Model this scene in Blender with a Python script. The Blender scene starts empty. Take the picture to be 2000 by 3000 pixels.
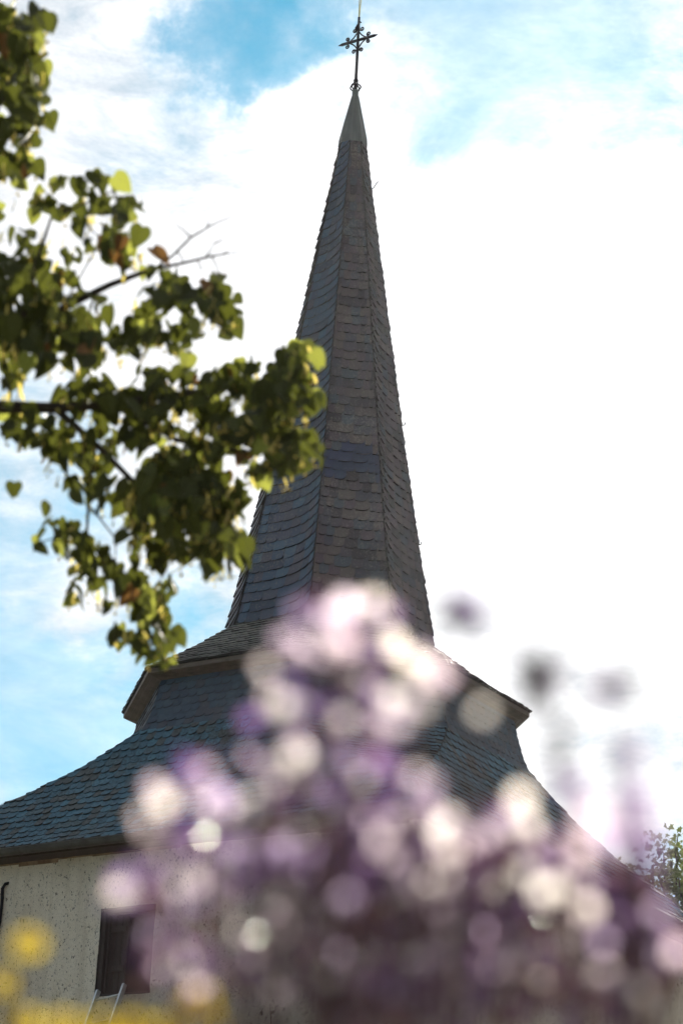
import bpy, bmesh, math, random
from mathutils import Vector, Matrix
random.seed(11)
R = math.radians
sc = bpy.context.scene
COL = sc.collection

# ------------------------------------------------------------------ camera
FPX = 7738.0            # focal length in pixels of the 2000x3000 photograph
PITCH, ROLL, PSI = 0.3754, 0.0493, 0.5735
S = 1.5
CAMH = 0.5
TWR = Vector((-0.0718 * S, 24.0 * S, 0.0))
cF = Vector((0, math.cos(PITCH), math.sin(PITCH)))
_r = Vector((1, 0, 0)); _u = Vector((0, -math.sin(PITCH), math.cos(PITCH)))
cR = _r * math.cos(ROLL) + _u * math.sin(ROLL)
cU = -_r * math.sin(ROLL) + _u * math.cos(ROLL)
CAM = Vector((0, 0, CAMH))
cd = bpy.data.cameras.new('camera'); cam = bpy.data.objects.new('camera', cd); COL.objects.link(cam)
M = Matrix((cR, cU, -cF)).transposed().to_4x4(); M.translation = CAM
cam.matrix_world = M
cd.sensor_fit = 'VERTICAL'; cd.sensor_height = 36.0; cd.sensor_width = 24.0
cd.lens = FPX / 3000 * 36
cd.clip_start = 0.05; cd.clip_end = 5000
cd.dof.use_dof = True; cd.dof.focus_distance = 37.0; cd.dof.aperture_fstop = 4.2
sc.camera = cam

def at(u, v, d):
    """a point of the place seen at (u, v), d metres deep"""
    return CAM + (cF + cR * ((u - 1000) / FPX) + cU * ((1500 - v) / FPX)) * d
def direction(u, v):
    return (cF + cR * ((u - 1000) / FPX) + cU * ((1500 - v) / FPX)).normalized()

# ------------------------------------------------------------------ light
SUN_AZ, SUN_EL = R(6.0), R(26.0)          # azimuth to the right of +Y
sun_dir = Vector((math.sin(SUN_AZ) * math.cos(SUN_EL), math.cos(SUN_AZ) * math.cos(SUN_EL), math.sin(SUN_EL)))
sd = bpy.data.lights.new('sun', 'SUN'); sd.energy = 5.0; sd.angle = R(0.5); sd.color = (1.0, 0.93, 0.82)
so = bpy.data.objects.new('sun', sd); COL.objects.link(so)
so.rotation_euler = (-sun_dir).to_track_quat('-Z', 'Y').to_euler(); so.location = (0, 0, 60)

w = bpy.data.worlds.new("World"); sc.world = w; w.use_nodes = True
nt = w.node_tree; N = nt.nodes; L = nt.links; N.clear()
def nd(t, **k):
    n = N.new(t)
    for a, b in k.items(): setattr(n, a, b)
    return n
def wmath(op, a, b=None, clamp=False):
    n = nd('ShaderNodeMath', operation=op); n.use_clamp = clamp
    for i, x in enumerate((a, b)):
        if x is None: continue
        if hasattr(x, 'is_linked'): L.new(x, n.inputs[i])
        else: n.inputs[i].default_value = x
    return n.outputs[0]
tc = nd('ShaderNodeTexCoord')
sky = nd('ShaderNodeTexSky', sky_type='NISHITA'); sky.sun_disc = False
sky.sun_elevation = SUN_EL; sky.sun_rotation = SUN_AZ
sky.air_density = 1.0; sky.dust_density = 0.15; sky.ozone_density = 3.0
tint = nd('ShaderNodeVectorMath', operation='MULTIPLY'); L.new(sky.outputs[0], tint.inputs[0]); tint.inputs[1].default_value = (0.012, 0.041, 0.042)
wn_ = nd('ShaderNodeTexNoise'); wn_.inputs['Scale'].default_value = 16.0; wn_.inputs['Detail'].default_value = 6; wn_.inputs['Roughness'].default_value = 0.62; L.new(tc.outputs['Generated'], wn_.inputs['Vector'])
ws_ = nd('ShaderNodeVectorMath', operation='MULTIPLY_ADD'); L.new(wn_.outputs['Color'], ws_.inputs[0]); ws_.inputs[1].default_value = (0.13, 0.13, 0.13); ws_.inputs[2].default_value = (-0.065, -0.065, -0.065)
warped = nd('ShaderNodeVectorMath', operation='ADD'); L.new(tc.outputs['Generated'], warped.inputs[0]); L.new(ws_.outputs[0], warped.inputs[1])
def near(u, v, rpx):
    """1 inside a soft patch of sky round a direction, 0 outside"""
    dt = nd('ShaderNodeVectorMath', operation='DISTANCE'); L.new(warped.outputs[0], dt.inputs[0]); dt.inputs[1].default_value = direction(u, v)
    mr = nd('ShaderNodeMapRange', interpolation_type='SMOOTHSTEP'); L.new(dt.outputs['Value'], mr.inputs['Value'])
    mr.inputs['From Min'].default_value = 0.0; mr.inputs['From Max'].default_value = rpx / FPX
    mr.inputs['To Min'].default_value = 1.0; mr.inputs['To Max'].default_value = 0.0
    return mr.outputs[0]
def cloudnoise(scale, detail, rough, stretch, offs):
    mp = nd('ShaderNodeMapping'); L.new(tc.outputs['Generated'], mp.inputs[0]); mp.inputs['Scale'].default_value = stretch
    mp.inputs['Rotation'].default_value = (0, R(12), 0); mp.inputs['Location'].default_value = offs
    no = nd('ShaderNodeTexNoise'); no.inputs['Scale'].default_value = scale; no.inputs['Detail'].default_value = detail
    no.inputs['Roughness'].default_value = rough; no.inputs['Distortion'].default_value = 0.35
    L.new(mp.outputs[0], no.inputs['Vector']); return no.outputs['Fac']
n1 = cloudnoise(9.0, 9, 0.62, (1, 1, 2.2), (0.3, 0, 0.2))
n2 = cloudnoise(30.0, 9, 0.66, (1, 1, 2.6), (1.7, 0, 0.9))
cov = wmath('ADD', wmath('MULTIPLY', n1, 1.9), wmath('MULTIPLY', n2, 1.1))
cov = wmath('SUBTRACT', cov, 0.69)
# breaks in the cloud: (where, how wide, how open)
for u, v, rp, a in ((745, 20, 400, 1.4), (1480, -40, 900, 0.95), (40, 2050, 800, 0.95), (150, 1420, 420, 0.35), (620, 300, 330, 0.10), (300, 250, 700, 0.10), (1250, 560, 560, 0.10), (1750, 480, 620, 0.30)):
    cov = wmath('SUBTRACT', cov, wmath('MULTIPLY', wmath('MULTIPLY', near(u, v, rp), a), wmath('ADD', wmath('MULTIPLY', n2, 1.5), 0.25)))
dl = nd('ShaderNodeVectorMath', operation='DISTANCE'); L.new(tc.outputs['Generated'], dl.inputs[0]); dl.inputs[1].default_value = (-0.75, -0.55, 0.35)
ml = nd('ShaderNodeMapRange', interpolation_type='SMOOTHSTEP'); L.new(dl.outputs['Value'], ml.inputs['Value']); ml.inputs['From Max'].default_value = 1.15; ml.inputs['To Min'].default_value = 1.3; ml.inputs['To Max'].default_value = 0.0
cov = wmath('SUBTRACT', cov, ml.outputs[0])      # open blue sky to the left, behind the viewer
for u, v, rp, a in ((1700, 1300, 1500, 0.8), (900, 800, 800, 0.4), (250, 1720, 300, 0.5), (80, 1740, 160, 0.4)):
    cov = wmath('ADD', cov, wmath('MULTIPLY', near(u, v, rp), a))
mask = nd('ShaderNodeMapRange', interpolation_type='SMOOTHSTEP'); L.new(cov, mask.inputs['Value'])
veil = wmath('MULTIPLY', wmath('SUBTRACT', 1.0, near(760, 0, 480)), wmath('MULTIPLY', n1, 0.85)); L.new(veil, mask.inputs['To Min'])
mask.inputs['From Min'].default_value = 0.05; mask.inputs['From Max'].default_value = 1.05
# clouds glow towards the sun (forward scattering) and are plain white elsewhere
dot = nd('ShaderNodeVectorMath', operation='DOT_PRODUCT'); L.new(tc.outputs['Generated'], dot.inputs[0]); dot.inputs[1].default_value = sun_dir
g = wmath('POWER', wmath('MAXIMUM', dot.outputs['Value'], 0.0), 60.0)
lum = wmath('ADD', wmath('MULTIPLY', g, 0.30), 0.285)
lum = wmath('MULTIPLY', lum, wmath('ADD', wmath('MULTIPLY', wmath('ADD', n2, n1), 1.0), 0.0))
cw = nd('ShaderNodeVectorMath', operation='SCALE'); cw.inputs[0].default_value = (0.99, 1.0, 1.02); L.new(lum, cw.inputs['Scale'])
mx = nd('ShaderNodeMix', data_type='RGBA'); L.new(mask.outputs[0], mx.inputs['Factor']); L.new(tint.outputs[0], mx.inputs['A']); L.new(cw.outputs[0], mx.inputs['B'])
bg = nd('ShaderNodeBackground'); L.new(mx.outputs['Result'], bg.inputs['Color']); bg.inputs['Strength'].default_value = 1.0
wo = nd('ShaderNodeOutputWorld'); L.new(bg.outputs[0], wo.inputs[0])
w.cycles.sampling_method = 'MANUAL'; w.cycles.sample_map_resolution = 1024

sc.view_settings.view_transform = 'Standard'; sc.view_settings.look = 'None'
sc.view_settings.gamma = 1.0; sc.view_settings.exposure = 1.5
sc.render.engine = 'CYCLES'; sc.cycles.use_denoising = True
sc.cycles.max_bounces = 8; sc.cycles.sample_clamp_indirect = 6.0

# ------------------------------------------------------------------ helpers
def tag(o, label=None, cat=None, group=None, kind=None):
    if label: o['label'] = label
    if cat: o['category'] = cat
    if group: o['group'] = group
    if kind: o['kind'] = kind
    return o
def empty(name, loc, rz=0.0):
    o = bpy.data.objects.new(name, None); COL.objects.link(o); o.location = loc; o.rotation_euler = (0, 0, rz); o.empty_display_size = 0.3
    return o
def mesh(name, verts, faces, mats, parent=None, smooth=False, midx=None, cols=None):
    me = bpy.data.meshes.new(name); me.from_pydata([tuple(v) for v in verts], [], faces)
    if not isinstance(mats, (list, tuple)): mats = [mats]
    for m in mats: me.materials.append(m)
    if midx: me.polygons.foreach_set('material_index', midx)
    if smooth: me.polygons.foreach_set('use_smooth', [True] * len(me.polygons))
    if cols:
        at_ = me.color_attributes.new('tone', 'FLOAT_COLOR', 'POINT')
        at_.data.foreach_set('color', [c for col in cols for c in (*col, 1.0)])
    me.update()
    o = bpy.data.objects.new(name, me); COL.objects.link(o)
    if parent: o.parent = parent
    return o
class MB:
    def __init__(s): s.v = []; s.f = []; s.m = []; s.c = []
    def add(s, vs, fs, mi=0, col=None):
        o = len(s.v); s.v += [Vector(v) for v in vs]; s.f += [tuple(i + o for i in f) for f in fs]; s.m += [mi] * len(fs)
        if col is not None: s.c += [col] * len(vs)
    def box(s, lo, hi, mi=0):
        x0, y0, z0 = lo; x1, y1, z1 = hi
        s.add([(x0, y0, z0), (x1, y0, z0), (x1, y1, z0), (x0, y1, z0), (x0, y0, z1), (x1, y0, z1), (x1, y1, z1), (x0, y1, z1)],
              [(0, 3, 2, 1), (4, 5, 6, 7), (0, 1, 5, 4), (1, 2, 6, 5), (2, 3, 7, 6), (3, 0, 4, 7)], mi)
    def tube(s, pts, rad, n=8, mi=0, cap=True, col=None):
        pts = [Vector(p) for p in pts]
        rs = rad if isinstance(rad, (list, tuple)) else [rad] * len(pts)
        vs = []; fs = []; prev = None
        for i, p in enumerate(pts):
            t = (pts[min(i + 1, len(pts) - 1)] - pts[max(i - 1, 0)])
            if t.length < 1e-9: t = Vector((0, 0, 1))
            t.normalize()
            if prev is None: a = t.orthogonal().normalized()
            else:
                a = prev - t * prev.dot(t)
                a = a.normalized() if a.length > 1e-6 else t.orthogonal().normalized()
            prev = a; b = t.cross(a)
            for k in range(n):
                q = 2 * math.pi * k / n; vs.append(p + (a * math.cos(q) + b * math.sin(q)) * rs[i])
        for i in range(len(pts) - 1):
            for k in range(n):
                k2 = (k + 1) % n; fs.append((i * n + k, i * n + k2, (i + 1) * n + k2, (i + 1) * n + k))
        if cap: fs.append(tuple(range(n - 1, -1, -1))); fs.append(tuple((len(pts) - 1) * n + k for k in range(n)))
        s.add(vs, fs, mi, col)
    def build(s, name, mats, parent=None, smooth=False):
        return mesh(name, s.v, s.f, mats, parent, smooth, s.m, s.c or None)
def lerp(a, b, t): return a + (b - a) * t
def rnd(a, b): return random.uniform(a, b)

# ------------------------------------------------------------------ materials
def material(name, rough=0.7, spec=0.5, metal=0.0):
    m = bpy.data.materials.new(name); m.use_nodes = True
    b = m.node_tree.nodes['Principled BSDF']; b.inputs['Roughness'].default_value = rough; b.inputs['Specular IOR Level'].default_value = spec; b.inputs['Metallic'].default_value = metal
    return m, m.node_tree, b
def mn(t, ty, **k):
    n = t.nodes.new(ty)
    for a, b in k.items(): setattr(n, a, b)
    return n
def noise(t, scale, detail=4, rough=0.55, coord='Object', stretch=None):
    c = mn(t, 'ShaderNodeTexCoord'); no = mn(t, 'ShaderNodeTexNoise')
    no.inputs['Scale'].default_value = scale; no.inputs['Detail'].default_value = detail; no.inputs['Roughness'].default_value = rough
    if stretch:
        mp = mn(t, 'ShaderNodeMapping'); mp.inputs['Scale'].default_value = stretch
        t.links.new(c.outputs[coord], mp.inputs[0]); t.links.new(mp.outputs[0], no.inputs['Vector'])
    else: t.links.new(c.outputs[coord], no.inputs['Vector'])
    return no.outputs['Fac']
def ramp(t, fac, stops, interp='LINEAR'):
    r = mn(t, 'ShaderNodeValToRGB'); r.color_ramp.interpolation = interp
    while len(r.color_ramp.elements) < len(stops): r.color_ramp.elements.new(0.5)
    for e, (p, c) in zip(r.color_ramp.elements, stops): e.position = p; e.color = (*c, 1) if len(c) == 3 else c
    t.links.new(fac, r.inputs[0]); return r.outputs[0]
def mixc(t, fac, a, b, mode='MIX'):
    m = mn(t, 'ShaderNodeMix', data_type='RGBA', blend_type=mode)
    if hasattr(fac, 'is_linked'): t.links.new(fac, m.inputs['Factor'])
    else: m.inputs['Factor'].default_value = fac
    for k, x in (('A', a), ('B', b)):
        if hasattr(x, 'is_linked'): t.links.new(x, m.inputs[k])
        else: m.inputs[k].default_value = (*x, 1)
    return m.outputs['Result']
def bump(t, b, h, strength=0.4, dist=0.02):
    n = mn(t, 'ShaderNodeBump'); n.inputs['Strength'].default_value = strength; n.inputs['Distance'].default_value = dist
    t.links.new(h, n.inputs['Height']); t.links.new(n.outputs[0], b.inputs['Normal'])

def slate_mat(name, cols, lichen, lichen_amt, rough=0.6):
    m, t, b = material(name, rough, 0.25)
    g = mn(t, 'ShaderNodeNewGeometry')
    base = ramp(t, g.outputs['Random Per Island'], [(i / len(cols), c) for i, c in enumerate(cols)], 'CONSTANT')
    sp = noise(t, 28, 6, 0.7); big = noise(t, 1.3, 3)
    mm = mn(t, 'ShaderNodeMath', operation='MULTIPLY_ADD'); t.links.new(big, mm.inputs[0]); mm.inputs[1].default_value = 0.35; t.links.new(sp, mm.inputs[2])
    lf = ramp(t, mm.outputs[0], [(0.74 - lichen_amt * 0.12, (0, 0, 0)), (0.88 - lichen_amt * 0.12, (1, 1, 1))])
    fine = noise(t, 90, 3)
    c = mixc(t, 0.35, base, ramp(t, fine, [(0.3, (0.02, 0.02, 0.02)), (0.7, (0.16, 0.16, 0.16))]), 'OVERLAY')
    fl = mn(t, 'ShaderNodeMath', operation='MULTIPLY'); t.links.new(lf, fl.inputs[0]); fl.inputs[1].default_value = lichen_amt
    c = mixc(t, fl.outputs[0], c, lichen)
    t.links.new(c, b.inputs['Base Color'])
    t.links.new(ramp(t, sp, [(0.3, (rough - .12,) * 3), (0.7, (rough + .25,) * 3)]), b.inputs['Roughness'])
    bump(t, b, sp, 0.5, 0.006)
    return m
SL_SKYTINT = slate_mat('sky_tinted_spire_slate', [(0.0356, 0.0690, 0.1266), (0.0491, 0.0633, 0.1094), (0.0317, 0.0653, 0.1242), (0.0411, 0.0882, 0.1553), (0.0539, 0.0614, 0.0994), (0.0356, 0.0576, 0.1094), (0.0301, 0.0480, 0.0894)], (0.15, 0.15, 0.14), 0.4)  # left-hand faces: blue sky reflection put into the slate colour, plus lichen flecks
SL_LESS_SKY = slate_mat('less_sky_spire_slate', [(0.0471, 0.0401, 0.0582), (0.0615, 0.0467, 0.0563), (0.0326, 0.0336, 0.0536), (0.0705, 0.0555, 0.0611), (0.0380, 0.0473, 0.0705), (0.0561, 0.0401, 0.0582), (0.0217, 0.0187, 0.0282)], (0.20, 0.185, 0.17), 0.38)  # right-hand faces: same slate, coloured for less sky blue; lichen flecks too
SL_PATCH = slate_mat('renewed_slate', [(0.0142, 0.0253, 0.0780), (0.0108, 0.0206, 0.0620), (0.0166, 0.0287, 0.0820), (0.0125, 0.0253, 0.0700)], (0.1, 0.1, 0.11), 0.12, 0.45)
SL_STAGE = slate_mat('stage_slate', [(0.0255, 0.0527, 0.0900), (0.0221, 0.0467, 0.0810), (0.0306, 0.0578, 0.0945), (0.0357, 0.0467, 0.0720)], (0.12, 0.13, 0.13), 0.2)
SL_ROOF = slate_mat('roof_slate', [(0.0380, 0.1148, 0.1735), (0.0317, 0.0918, 0.1405), (0.0444, 0.0918, 0.1239), (0.0431, 0.1300, 0.1941), (0.0507, 0.0688, 0.0810), (0.0342, 0.1033, 0.1570)], (0.022, 0.02, 0.018), 0.6, 0.7)
m, t, b = material('underlay_and_gap_shade', 0.9); b.inputs['Base Color'].default_value = (0.012, 0.011, 0.011, 1); UNDER_SHADE = m  # boarding, and the painted shadow lines on the slate edges
m, t, b = material('lead_sheet', 0.55, 0.5, 0.25)
t.links.new(ramp(t, noise(t, 7, 5, 0.6, stretch=(1, 1, 0.15)), [(0.3, (0.035, 0.045, 0.048)), (0.6, (0.07, 0.08, 0.08)), (0.75, (0.14, 0.15, 0.14))]), b.inputs['Base Color']); LEAD = m
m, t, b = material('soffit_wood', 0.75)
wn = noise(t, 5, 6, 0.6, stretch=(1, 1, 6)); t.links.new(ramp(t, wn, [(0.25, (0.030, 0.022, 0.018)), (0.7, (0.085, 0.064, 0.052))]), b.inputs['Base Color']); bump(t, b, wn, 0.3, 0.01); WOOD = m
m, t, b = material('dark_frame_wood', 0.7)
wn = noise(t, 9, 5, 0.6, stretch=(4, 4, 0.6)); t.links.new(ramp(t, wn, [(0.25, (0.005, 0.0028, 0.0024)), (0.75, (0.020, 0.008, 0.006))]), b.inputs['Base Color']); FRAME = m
m, t, b = material('gutter_zinc', 0.7, 0.2, 0.1)
t.links.new(ramp(t, noise(t, 3, 4), [(0.3, (0.03, 0.03, 0.032)), (0.7, (0.07, 0.07, 0.07))]), b.inputs['Base Color']); ZINC = m
m, t, b = material('wrought_iron', 0.85, 0.12, 0.0); b.inputs['Base Color'].default_value = (0.012, 0.011, 0.014, 1); IRON = m
m, t, b = material('gilded_metal', 0.35, 0.5, 0.7)
t.links.new(ramp(t, noise(t, 20, 3), [(0.3, (0.35, 0.30, 0.10)), (0.7, (0.6, 0.55, 0.25))]), b.inputs['Base Color']); GILT = m
m, t, b = material('aluminium', 0.4, 0.5, 0.8); b.inputs['Base Color'].default_value = (0.55, 0.57, 0.58, 1)
t.links.new(ramp(t, noise(t, 14, 3), [(0.3, (0.4, 0.4, 0.41)), (0.7, (0.62, 0.64, 0.66))]), b.inputs['Base Color']); ALU = m
m, t, b = material('interior_shade_black', 0.95, 0.1); b.inputs['Base Color'].default_value = (0.006, 0.005, 0.005, 1); BLACK = m  # unlit depth of the loft put into a near-black colour
# rough lime plaster
m, t, b = material('lime_plaster', 0.95, 0.2)
pits = noise(t, 34, 6, 0.72, stretch=(1, 1, 0.7)); streak = noise(t, 1.6, 5, 0.6, stretch=(1, 1, 0.3)); blot = noise(t, 0.5, 4)
c = ramp(t, streak, [(0.28, (0.48, 0.40, 0.31)), (0.5, (0.82, 0.745, 0.645)), (0.8, (0.90, 0.84, 0.76))])
pit = ramp(t, pits, [(0.36, (1, 1, 1)), (0.44, (0, 0, 0))])
pf = noise(t, 90, 3, 0.6); pm = mn(t, 'ShaderNodeMath', operation='MULTIPLY'); t.links.new(pit, pm.inputs[0]); t.links.new(pf, pm.inputs[1]); pm.use_clamp = True; c = mixc(t, ramp(t, noise(t, 70, 5, 0.7), [(0.35, (0.35, 0.35, 0.35)), (0.55, (0, 0, 0))]), c, (0.33, 0.29, 0.23)); c = mixc(t, ramp(t, pm.outputs[0], [(0.12, (0, 0, 0)), (0.36, (1, 1, 1))]), c, (0.10, 0.085, 0.07))
gr = ramp(t, blot, [(0.55, (0, 0, 0)), (0.75, (0.5, 0.5, 0.5))]); c = mixc(t, gr, c, (0.42, 0.38, 0.30)); run = noise(t, 2.2, 4, 0.6, stretch=(2.2, 2.2, 0.10)); rn = ramp(t, run, [(0.54, (0, 0, 0)), (0.70, (0.32, 0.32, 0.32))]); c = mixc(t, rn, c, (0.34, 0.27, 0.19))
t.links.new(c, b.inputs['Base Color']); bump(t, b, pits, 1.0, 0.09); PLASTER = m
m, t, b = material('bare_brick_bed', 0.9, 0.2)
t.links.new(ramp(t, noise(t, 6, 5), [(0.3, (0.10, 0.06, 0.04)), (0.7, (0.26, 0.19, 0.14))]), b.inputs['Base Color']); BRICK = m
# ground
m, t, b = material('meadow_grass', 0.9, 0.2)
t.links.new(mixc(t, noise(t, 0.25, 5), ramp(t, noise(t, 6, 6), [(0.3, (0.08, 0.075, 0.03)), (0.7, (0.17, 0.15, 0.07))]), (0.20, 0.165, 0.11)), b.inputs['Base Color'])
bump(t, b, noise(t, 30, 4), 0.8, 0.06); GRASS = m

def leafy(name, dark, light, trans, tmix=0.45, rough=0.6):
    """two-sided leaf or petal: diffuse + gloss on top, light coming through"""
    m = bpy.data.materials.new(name); m.use_nodes = True; t = m.node_tree; b = t.nodes['Principled BSDF']; out = t.nodes['Material Output']
    g = mn(t, 'ShaderNodeNewGeometry')
    c = mixc(t, g.outputs['Random Per Island'], dark, light)
    t.links.new(c, b.inputs['Base Color']); b.inputs['Roughness'].default_value = rough; b.inputs['Specular IOR Level'].default_value = 0.2
    tr = mn(t, 'ShaderNodeBsdfTranslucent')
    ct = mixc(t, g.outputs['Random Per Island'], tuple(x * 0.7 for x in trans), trans); t.links.new(ct, tr.inputs['Color'])
    mx = mn(t, 'ShaderNodeMixShader'); mx.inputs[0].default_value = tmix
    t.links.new(b.outputs[0], mx.inputs[1]); t.links.new(tr.outputs[0], mx.inputs[2]); t.links.new(mx.outputs[0], out.inputs[0])
    return m
LEAF = leafy('linden_leaf', (0.016, 0.021, 0.006), (0.042, 0.05, 0.015), (0.085, 0.095, 0.012), 0.42)  # most leaves: self-shadow of the crown put into a darker colour
SUNLEAF = leafy('sunlit_linden_leaf', (0.05, 0.07, 0.012), (0.07, 0.10, 0.02), (0.28, 0.30, 0.05), 0.5)  # lit copy of the leaf: backlight glow put into the colour
DRYLEAF = leafy('brown_linden_leaf', (0.10, 0.045, 0.015), (0.14, 0.07, 0.02), (0.15, 0.075, 0.02), 0.4)
BRACT = leafy('linden_bract', (0.30, 0.27, 0.08), (0.42, 0.36, 0.12), (0.75, 0.62, 0.14), 0.5)
DRYBRACT = leafy('dry_bract', (0.025, 0.018, 0.018), (0.05, 0.036, 0.034), (0.06, 0.042, 0.036), 0.2)
FARLEAF = leafy('maple_leaf', (0.02, 0.032, 0.012), (0.05, 0.07, 0.025), (0.16, 0.20, 0.05), 0.3)
SHRUBLEAF = leafy('dark_shrub_leaf', (0.012, 0.02, 0.01), (0.035, 0.045, 0.02), (0.10, 0.13, 0.03), 0.25, 0.35)
STEMLEAF = leafy('flower_foliage', (0.07, 0.03, 0.042), (0.13, 0.07, 0.085), (0.22, 0.11, 0.12), 0.3, 0.25)
CALYX = leafy('purple_calyx', (0.03, 0.012, 0.05), (0.08, 0.03, 0.13), (0.12, 0.05, 0.2), 0.3)
YELLOWP = leafy('yellow_petal', (0.82, 0.62, 0.02), (0.86, 0.68, 0.03), (0.90, 0.72, 0.03), 0.6)
m, t, b = material('flower_disc', 0.8); b.inputs['Base Color'].default_value = (0.30, 0.16, 0.02, 1); DISC = m
m, t, b = material('bark', 0.9, 0.2)
bk = noise(t, 9, 6, 0.65, stretch=(1, 1, 0.3)); t.links.new(ramp(t, bk, [(0.3, (0.018, 0.014, 0.011)), (0.7, (0.075, 0.06, 0.05))]), b.inputs['Base Color']); bump(t, b, bk, 0.8, 0.03); BARK = m
m, t, b = material('green_stem', 0.6, 0.3)
t.links.new(ramp(t, noise(t, 40, 3), [(0.3, (0.06, 0.03, 0.03)), (0.7, (0.11, 0.07, 0.06))]), b.inputs['Base Color']); STEM = m
def petal_mat(name):
    m = bpy.data.materials.new(name); m.use_nodes = True; t = m.node_tree; b = t.nodes['Principled BSDF']; out = t.nodes['Material Output']
    a = mn(t, 'ShaderNodeVertexColor', layer_name='tone')
    t.links.new(a.outputs[0], b.inputs['Base Color']); b.inputs['Roughness'].default_value = 0.24; b.inputs['Specular IOR Level'].default_value = 0.7
    tr = mn(t, 'ShaderNodeBsdfTranslucent'); t.links.new(a.outputs[0], tr.inputs['Color'])
    mx = mn(t, 'ShaderNodeMixShader'); mx.inputs[0].default_value = 0.74
    t.links.new(b.outputs[0], mx.inputs[1]); t.links.new(tr.outputs[0], mx.inputs[2]); t.links.new(mx.outputs[0], out.inputs[0])
    return m
PETAL = petal_mat('petal')

# ------------------------------------------------------------------ ground
rings = [0, 6, 14, 30, 60, 120, 220, 400, 700]; nseg = 48; mb = MB(); mb.v.append(Vector((0, 20, 0)))
for r_ in rings[1:]:
    for k in range(nseg):
        q = 2 * math.pi * k / nseg; x, y = r_ * math.cos(q), 20 + r_ * math.sin(q)
        mb.v.append(Vector((x, y, 0.05 * math.sin(x * .31) * math.cos(y * .27) if 6 < r_ < 100 and math.hypot(x, y - 36) > 12 else 0)))
for k in range(nseg): mb.f.append((0, 1 + k, 1 + (k + 1) % nseg))
for i in range(len(rings) - 2):
    for k in range(nseg):
        k2 = (k + 1) % nseg; a = 1 + i * nseg; mb.f.append((a + k, a + nseg + k, a + nseg + k2, a + k2))
mb.m = [0] * len(mb.f)
tag(mb.build('ground', GRASS, None, True), kind='structure')

# ------------------------------------------------------------------ church tower
Z = lambda z: z * S + CAMH
K = 0.42
z7, z6, z5, z4, z3, z2, z1 = map(Z, (14.1412, 13.5511, 8.0557, 7.4075, 7.3298, 6.8662, 5.5139))
a6, a5, a4, a3, a2, bE = [x * S for x in (0.1117, 0.9293, 1.797, 1.6866, 1.7505, 2.8761)]
bW = bE - 0.24
tower = empty('church_tower', TWR, -PSI)
tag(tower, 'whitewashed church tower with broad slate roof and tall octagonal slate spire', 'church tower')

def octagon(a, z, k=K):
    """corners counter-clockwise from above, starting with the left end of the front face"""
    return [Vector(p + (z,)) for p in ((-k * a, -a), (k * a, -a), (a, -k * a), (a, k * a), (k * a, a), (-k * a, a), (-a, k * a), (-a, -k * a))]

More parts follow.
